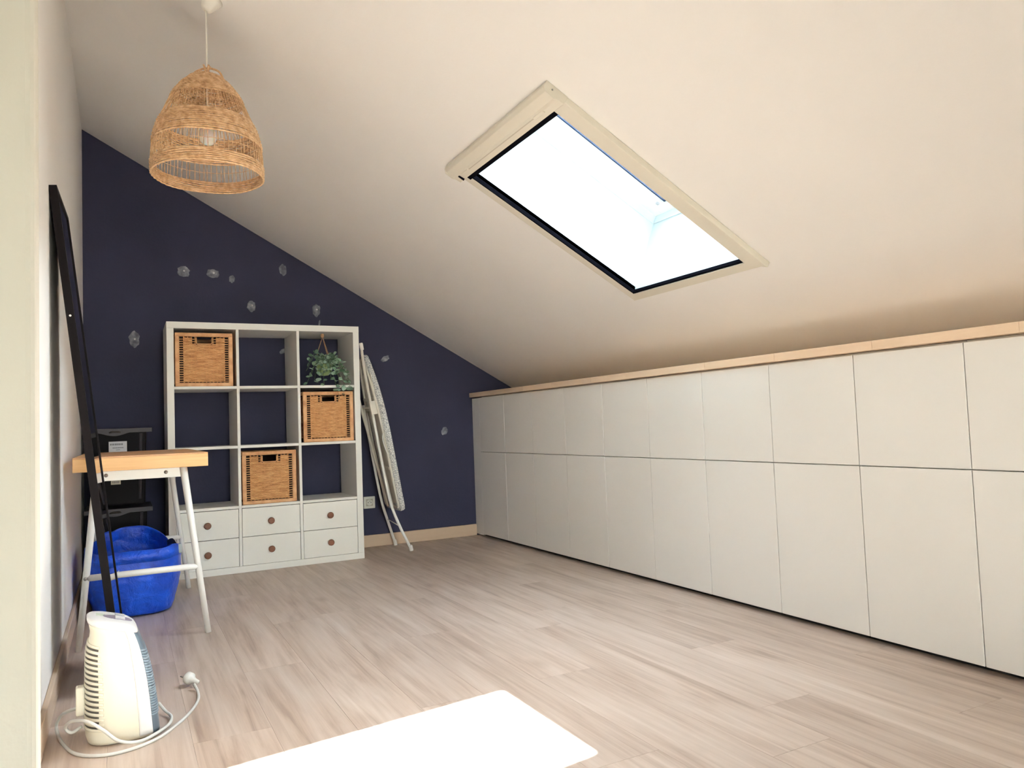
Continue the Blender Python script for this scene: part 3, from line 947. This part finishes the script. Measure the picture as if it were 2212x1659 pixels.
# ================================================================== BLUE BAG
bag = thing('tarpaulin_bag', 'open crumpled blue tarpaulin bag on the floor under the desk', 'bag', (-.185, -.585, 0))
rnd = random.Random(3)
ph = [(rnd.uniform(4, 17), rnd.uniform(5, 19), rnd.uniform(0, 6.28), rnd.uniform(.2, 1)) for _ in range(14)]
def wrinkle(a, t):
    return sum(w * sin(f1 * a * .5 + p + 2.2 * sin(f2 * t * .45 + p)) * .5 for f1, f2, p, w in ph) / 5.0
NA, NR = 96, 26
def bag_rim(a):
    """rim height around the bag: back high, front lower, a dip at the right side"""
    s_, c_ = sin(a), cos(a)
    z = .305 + .052 * max(0, s_) ** 2.2
    d = (a - .18) % (2 * pi)
    d = min(d, 2 * pi - d)
    return z - .045 * math.exp(-(d / .30) ** 2) + .010 * math.exp(-((a - 5.5) / .25) ** 2)
def bag_pt(a, t, inner=0.0):
    n = 3.6
    ex = 2.0 / n
    cc, ss = cos(a), sin(a)
    grow = .84 + .20 * sin(min(1, t * 1.05) * pi * .62)
    hx, hy = .198 * grow - inner, .285 * grow - inner
    x = hx * math.copysign(abs(cc) ** ex, cc)
    y = hy * math.copysign(abs(ss) ** ex, ss)
    if ss > 0: x *= 1 - .42 * ss * t
    z = .012 + (bag_rim(a) - .012) * t
    w = wrinkle(a, t * 3) * .011 * (.35 + t * .65)
    l = sqrt(x * x + y * y)
    x += x / l * w
    y += y / l * w
    return Vector((x, y, max(z, .003)))
vs, fs = [], []
vs.append((0, 0, .002))
prof_b = [(.25, .004), (.6, .003), (.9, .004)]
rings = []
for rr, zz_ in prof_b:
    rings.append([Vector((bag_pt(2 * pi * k / NA, 0).x * rr, bag_pt(2 * pi * k / NA, 0).y * rr, zz_)) for k in range(NA)])
for i in range(NR + 1):
    rings.append([bag_pt(2 * pi * k / NA, i / NR) for k in range(NA)])
for i in range(NR, 7, -1):
    rings.append([bag_pt(2 * pi * k / NA, i / NR, .004) for k in range(NA)])
last = [Vector((p.x * .5, p.y * .5, p.z * .9)) for p in rings[-1]]
rings.append(last)
for r_ in rings:
    vs += [tuple(p) for p in r_]
for k in range(NA):
    fs.append((0, 1 + (k + 1) % NA, 1 + k))
for i in range(len(rings) - 1):
    for k in range(NA):
        a_, b_ = 1 + i * NA, 1 + (i + 1) * NA
        fs.append((a_ + k, a_ + (k + 1) % NA, b_ + (k + 1) % NA, b_ + k))
vs.append((0, 0, last[0].z))
for k in range(NA):
    fs.append((1 + (len(rings) - 1) * NA + k, 1 + (len(rings) - 1) * NA + (k + 1) % NA, len(vs) - 1))
MB().add(vs, fs, True).build('sack', M['tarp'], bag)
# folded front hem and a seam
hem = MB()
for a0, a1, z0, z1 in ((4.05, 5.75, .82, .985),):
    n = 26
    P0 = [bag_pt(a0 + (a1 - a0) * k / n, z0, -.003) for k in range(n + 1)]
    P1 = [bag_pt(a0 + (a1 - a0) * k / n, z1, -.0035) for k in range(n + 1)]
    hem.add(P0 + P1, [(k, k + 1, n + 2 + k, n + 1 + k) for k in range(n)], True)
o = hem.build('hem', M['tarp'], bag)
o.modifiers.new('solid', 'SOLIDIFY').thickness = .0012
sm = MB()
sm.tube([bag_pt(4.46, t / 10, -.003) for t in range(4, 11)], .003, 6)
sm.build('seam', M['tarp'], bag)
strap = MB()
pts = [bag_pt(.42, .93, .006), Vector((.175, .02, .295)), Vector((.19, -.09, .275)), bag_pt(6.02, .93, .006)]
cu = bez(pts, 6)
strap.add([p + Vector((0, 0, .013)) for p in cu] + [p - Vector((0, 0, .013)) for p in cu],
          [(k, k + 1, len(cu) + k + 1, len(cu) + k) for k in range(len(cu) - 1)], True)
o = strap.build('carry_strap', M['tarp_strap'], bag)
o.modifiers.new('solid', 'SOLIDIFY').thickness = .002
ca = bag_pt(5.72, .9, -.005)
MB().box(ca.x - .009, ca.x + .009, ca.y - .004, ca.y + .001, ca.z - .014, ca.z + .028).build('clip_tag', M['tag'], bag, .002)
ta = bag_pt(4.50, .70, -.006)
MB().add([(ta.x, ta.y - .002, ta.z - .02), (ta.x + .03, ta.y - .004, ta.z - .02), (ta.x + .03, ta.y - .004, ta.z + .014), (ta.x, ta.y - .002, ta.z - .018)],
         [(0, 1, 2, 3)]).build('care_tag', M['white'], bag).modifiers.new('solid', 'SOLIDIFY').thickness = .001

# ================================================================== LEANING MIRROR
MH, MW, MT = 1.645, .40, .024
TL = atan(.183 / 1.634)
mi = thing('leaning_mirror', 'tall narrow black framed mirror leaning against the white side wall', 'mirror', (-.2235, -1.90, .0004), (0, -TL, -.026))
# local: z up the mirror, y width, x thickness (front at 0)
fw = .014
for (a, b_, c_, d_) in ((0, fw, 0, MH), (MW - fw, MW, 0, MH)):
    MB().box(-MT, 0, a, b_, c_, d_).build('frame_side', M['frame_black'], mi, .001)
for (c_, d_) in ((0, fw), (MH - fw, MH)):
    MB().box(-MT, 0, fw, MW - fw, c_, d_).build('frame_rail', M['frame_black'], mi, .001)
MB().box(-.0065, -.0035, fw, MW - fw, fw, MH - fw).build('mirror_glass', M['mirror'], mi)
MB().box(-MT + .001, -.0068, fw, MW - fw, fw, MH - fw).build('backing_board', M['black'], mi)
MB().lathe([(.0036, 0), (.0032, .0016), (0, .0016)], (-MT / 2, 0, 1.22), 12, Matrix.Rotation(radians(90), 3, 'X')).build('cover_cap', M['white'], mi)

# ================================================================== FAN HEATER
YAW = radians(2)
ht = thing('fan_heater', 'cream portable fan heater with grey front grille and coiled cord on the floor', 'heater', (-.232, -2.285, 0), (0, 0, YAW))
HX, HY = .090, .084
def ztop(x): return .338 - .30 * (x + HX) - (.8 * max(0, x - .0) ** 1.6)
def hpt(th, t, off=0.0):
    """surface of the heater: th round the plan (0 = front), t from floor to top"""
    xf = .090 - .026 * t - .034 * t ** 4
    xb = -.090 + .004 * t + .010 * math.exp(-((t - .86) / .10) ** 2)
    hy = HY * (1 - .10 * t ** 2)
    cxm, hx = (xf + xb) / 2, (xf - xb) / 2
    c_, s_ = cos(th), sin(th)
    n = 4.2 if c_ > 0 else 2.7
    e = 2 / n
    x = cxm + (hx + off) * math.copysign(abs(c_) ** e, c_)
    y = (hy + off) * math.copysign(abs(s_) ** e, s_)
    return Vector((x, y, .004 + t * (ztop(x) - .004)))
NTH = 64
def hpatch(th0, th1, t0, t1, off, nth, ntt, thick=.004):
    vs, fs = [], []
    for j in range(ntt + 1):
        for i in range(nth + 1):
            vs.append(hpt(th0 + (th1 - th0) * i / nth, t0 + (t1 - t0) * j / ntt, off))
    q = len(vs)
    for j in range(ntt + 1):
        for i in range(nth + 1):
            vs.append(hpt(th0 + (th1 - th0) * i / nth, t0 + (t1 - t0) * j / ntt, off - thick))
    W1 = nth + 1
    for j in range(ntt):
        for i in range(nth):
            a = j * W1 + i
            fs.append((a, a + 1, a + W1 + 1, a + W1))
            fs.append((q + a, q + a + W1, q + a + W1 + 1, q + a + 1))
    for i in range(nth):
        a = i; fs.append((a, q + a, q + a + 1, a + 1))
        a = ntt * W1 + i; fs.append((a, a + 1, q + a + 1, q + a))
    for j in range(ntt):
        a = j * W1; fs.append((a, a + W1, q + a + W1, q + a))
        a = j * W1 + nth; fs.append((a, q + a, q + a + W1, a + W1))
    return vs, fs
vs, fs = [], []
ts = [0, .02, .06] + [k / 16 for k in range(2, 15)] + [.92, .955]
for t in ts:
    off = -.006 * max(0, 1 - t / .05)
    vs += [hpt(2 * pi * k / NTH, t, off) for k in range(NTH)]
for i in range(len(ts) - 1):
    for k in range(NTH):
        fs.append((i * NTH + k, i * NTH + (k + 1) % NTH, (i + 1) * NTH + (k + 1) % NTH, (i + 1) * NTH + k))
fs.append(tuple(range(NTH))[::-1])
fs.append(tuple((len(ts) - 1) * NTH + k for k in range(NTH)))
MB().add(vs, fs, True).build('body', M['heater_cream'], ht)
# white top cover
vs, fs = [], []
tt = [(.945, .0008), (.965, .0018), (.988, .0008), (1.0, -.004), (1.008, -.014), (1.010, -.03)]
for t, off in tt:
    vs += [hpt(2 * pi * k / NTH, t, off) for k in range(NTH)]
for i in range(len(tt) - 1):
    for k in range(NTH):
        fs.append((i * NTH + k, i * NTH + (k + 1) % NTH, (i + 1) * NTH + (k + 1) % NTH, (i + 1) * NTH + k))
fs.append(tuple((len(tt) - 1) * NTH + k for k in range(NTH)))
fs.append(tuple(range(NTH))[::-1])
MB().add(vs, fs, True).build('top_cover', M['heater_white'], ht)
# white bands down both front edges, grey grille between
for s_ in (-1, 1):
    a, b_ = sorted((s_ * .95, s_ * 1.40))
    vs, fs = hpatch(a, b_, .03, .97, .003, 8, 22)
    MB().add(vs, fs, True).build('front_band', M['heater_white'], ht)
vs, fs = hpatch(-.95, .95, .02, .945, .0015, 16, 22)
MB().add(vs, fs, True).build('front_grille', M['heater_blue'], ht)
for k in range(26):
    t = .20 + k * .024
    vs, fs = hpatch(-.92, .92, t, t + .006, .0042, 12, 1, .003)
    MB().add(vs, fs, False).build('grille_slat', M['heater_slat'], ht)
# rear louvres
vs, fs = hpatch(pi - 1.0, pi + 1.0, .12, .77, .0008, 18, 16)
MB().add(vs, fs, True).build('rear_vent', M['heater_dark'], ht)
for k in range(17):
    t = .115 + k * .041
    wdt = 1.17 - .14 * max(0, (k - 10) / 6) ** 2
    vs, fs = hpatch(pi - wdt, pi + wdt, t, t + .022, .003, 16, 1, .003)
    MB().add(vs, fs, True).build('rear_fin', M['heater_cream'], ht)
# controls on the top
def topz_(x, y): return .004 + 1.010 * (ztop(x) - .004)
def toppatch(poly, h):
    lo = [Vector((x, y, topz_(x, y) - .0005)) for x, y in poly]
    hi = [Vector((x, y, topz_(x, y) + h)) for x, y in poly]
    n = len(poly)
    return MB().add(lo + hi, [tuple(range(n))[::-1], tuple(range(n, 2 * n))] + [(i, (i + 1) % n, (i + 1) % n + n, i + n) for i in range(n)])
el = [(-.010 + .036 * cos(2 * pi * k / 24), -.004 + .024 * sin(2 * pi * k / 24)) for k in range(24)]
el = [(x, y) for x, y in el]
toppatch(el, .0008).build('control_panel', M['heater_panel'], ht)
for y in (.010, -.017):
    toppatch([(-.016, y - .006), (.008, y - .006), (.008, y + .006), (-.016, y + .006)], .009).build('switch', M['heater_switch'], ht, .0015)
toppatch([(-.062, -.012), (-.040, -.012), (-.040, .020), (-.062, .020)], .0006).build('sticker', M['sticker'], ht)
bk = hpt(pi, .30, .004)
MB().box(bk.x - .018, bk.x + .004, -.022, .012, bk.z - .03, bk.z + .045).build('cord_guide', M['heater_cream'], ht, .005, 3)
# cord: leaves the rear, loops round the foot and ends with a plug
inv = Matrix.Rotation(-YAW, 3, 'Z')
def tl(x, y, z): return inv @ Vector((x + .232, y + 2.285, z))
RC = .0043
cp = [(-.330, -2.262, .085), (-.372, -2.225, .066), (-.392, -2.19, .035), (-.392, -2.20, .010), (-.372, -2.29, RC), (-.338, -2.38, RC), (-.285, -2.425, RC), (-.222, -2.43, RC),
      (-.150, -2.39, RC), (-.098, -2.315, RC), (-.058, -2.235, RC), (-.028, -2.14, RC), (-.022, -2.06, .006), (-.029, -2.01, .016)]
cd = MB().tube(bez([tl(*p) for p in cp], 8), RC, 8).build('power_cord', M['cord'], ht)
cp2 = [(-.330, -2.285, .040), (-.352, -2.30, .034), (-.366, -2.30, .050), (-.350, -2.335, .074), (-.312, -2.385, .082), (-.275, -2.405, .058), (-.240, -2.412, .026), (-.195, -2.408, .013), (-.155, -2.375, .012),
       (-.118, -2.315, .010), (-.108, -2.25, .008), (-.122, -2.20, .012), (-.138, -2.175, .030)]
MB().tube(bez([tl(*p) for p in cp2], 8), RC, 8).build('power_cord', M['cord'], ht)
pb = tl(-.033, -1.975, .022)
pm = (inv @ Matrix.Rotation(radians(38), 3, 'Z') @ Matrix.Rotation(radians(-78), 3, 'X'))
MB().lathe([(.0, -.030), (.006, -.029), (.008, -.012), (.015, .002), (.0185, .004), (.0185, .020), (.0165, .022), (0, .022)], pb, 18, pm).build('plug', M['cord'], cd)
for dx in (-.0095, .0095):
    a = pb + pm @ Vector((dx, 0, .022))
    e = pb + pm @ Vector((dx, 0, .040))
    MB().tube([a, e], .0022, 8).build('plug_pin', M['steel'], cd)

# ================================================================== PENDANT LAMP
KX, KY = .0555, -1.84
def kz(z): return .81 + (z - .81) * .983
zr = kz(1.75)
zt_ = kz(2.13)
tipz = 2.352
pn = thing('pendant_lamp', 'bell shaped woven rattan pendant lamp hanging from the sloping ceiling', 'lamp', (KX, KY, zr))
nrm = Vector((sinA, 0, cosA))
tipv = Vector((0, 0, tipz - zr))
q = nrm.to_track_quat('Z', 'Y').to_matrix()
dist = (zceil(KX) - tipz) * cosA
MB().lathe([(.006, -.004), (.017, -.001), (.021, .006), (.030, dist * .55), (.037, dist - .001)], tipv, 28, q).build('canopy', M['lamp_white'], pn)
MB().tube([(0, 0, tipz - zr), (.001, 0, (tipz - zr + zt_ - zr) / 2), (0, 0, kz(2.00) - zr)], .0028, 8).build('cable', M['lamp_white'], pn)
prof_pts = [(.187, kz(1.750)), (.188, kz(1.79)), (.186, kz(1.83)), (.182, kz(1.87)), (.174, kz(1.905)), (.162, kz(1.94)), (.148, kz(1.971)), (.134, kz(2.005)), (.118, kz(2.04)),
            (.100, kz(2.068)), (.080, kz(2.092)), (.057, kz(2.114)), (.030, kz(2.128))]
def prad(z):
    for (r0, z0), (r1, z1) in zip(prof_pts[:-1], prof_pts[1:]):
        if z0 <= z <= z1:
            return r0 + (r1 - r0) * (z - z0) / (z1 - z0)
    return prof_pts[0][0] if z < prof_pts[0][1] else prof_pts[-1][0]
def surf_s(z0, z1, step):
    """points evenly spaced along the profile between two heights"""
    out = []
    z = z0
    while z < z1:
        out.append((prad(z), z))
        dr = (prad(z + .002) - prad(z)) / .002
        z += step / sqrt(1 + dr * dr)
    return out
NS = 46
def woven(za, zb, nm):
    b = MB()
    for i, (r, z) in enumerate(surf_s(za, zb, .0066)):
        n = NS * 4
        ph_ = (i % 2) * pi
        sag = random.uniform(-.0008, .0008)
        pts = [((r + .0017 * cos(NS * a + ph_)) * cos(a), (r + .0017 * cos(NS * a + ph_)) * sin(a), z - zr + sag + .0012 * sin(5 * a + i))
               for a in (2 * pi * k / n for k in range(n))]
        b.tube(pts, .0035, 5, True)
    return b.build(nm, M['rattan'], pn)
woven(kz(1.750), kz(1.793), 'woven_band')
woven(kz(1.862), kz(1.948), 'woven_band')
woven(kz(2.030), kz(2.126), 'woven_crown')
sp = MB()
for k in range(76):
    a = 2 * pi * k / 76 + random.uniform(-.015, .015)
    for za, zb in ((kz(1.788), kz(1.866)), (kz(1.944), kz(2.034))):
        pts = []
        for i in range(4):
            z = za + (zb - za) * i / 3
            pts.append((prad(z) * cos(a), prad(z) * sin(a), z - zr))
        sp.tube(pts, .00135, 4, False, False)
o = sp.build('open_spokes', M['rattan'], pn)
o['kind'] = 'stuff'
tr = MB()
for z in (kz(1.828), kz(1.990)):
    n = 120
    tr.tube([((prad(z) + .0016 * sin(38 * a)) * cos(a), (prad(z) + .0016 * sin(38 * a)) * sin(a), z - zr) for a in (2 * pi * k / n for k in range(n))], .0011, 4, True)
tr.build('binding_thread', M['rattan'], pn)
zc_ = zt_ - zr
for ang in (-.48, -.48 + pi):
    pts = bez([(.062 * cos(ang), .062 * sin(ang), kz(2.106) - zr), (.046 * cos(ang), .046 * sin(ang), zc_ + .010), (.018 * cos(ang), .018 * sin(ang), zc_ + .024), (0, 0, zc_ + .026)], 5)
    MB().tube(pts, .0038, 7).build('handle_loop', M['rattan'], pn)
kb = MB()
for a in (.3, 2.0, 3.6, 5.2):
    kb.tube([(.004 * cos(a), .004 * sin(a), zc_ - .006), (.006 * cos(a), .006 * sin(a), zc_ + .022), (.013 * cos(a), .013 * sin(a), zc_ + .036)], .0036, 6)
kb.build('knot', M['rattan'], pn)
MB().lathe([(.0, 0), (.010, 0), (.018, -.012), (.019, -.055), (.016, -.058)], (0, 0, kz(2.005) - zr), 18).build('lamp_holder', M['lamp_white'], pn)
zb_ = kz(1.868) - zr
MB().lathe([(0, 0), (.014, .003), (.025, .012), (.0305, .028), (.029, .045), (.021, .064), (.015, .078), (.014, .090)], (0, 0, zb_), 22).build('bulb', M['bulb'], pn)
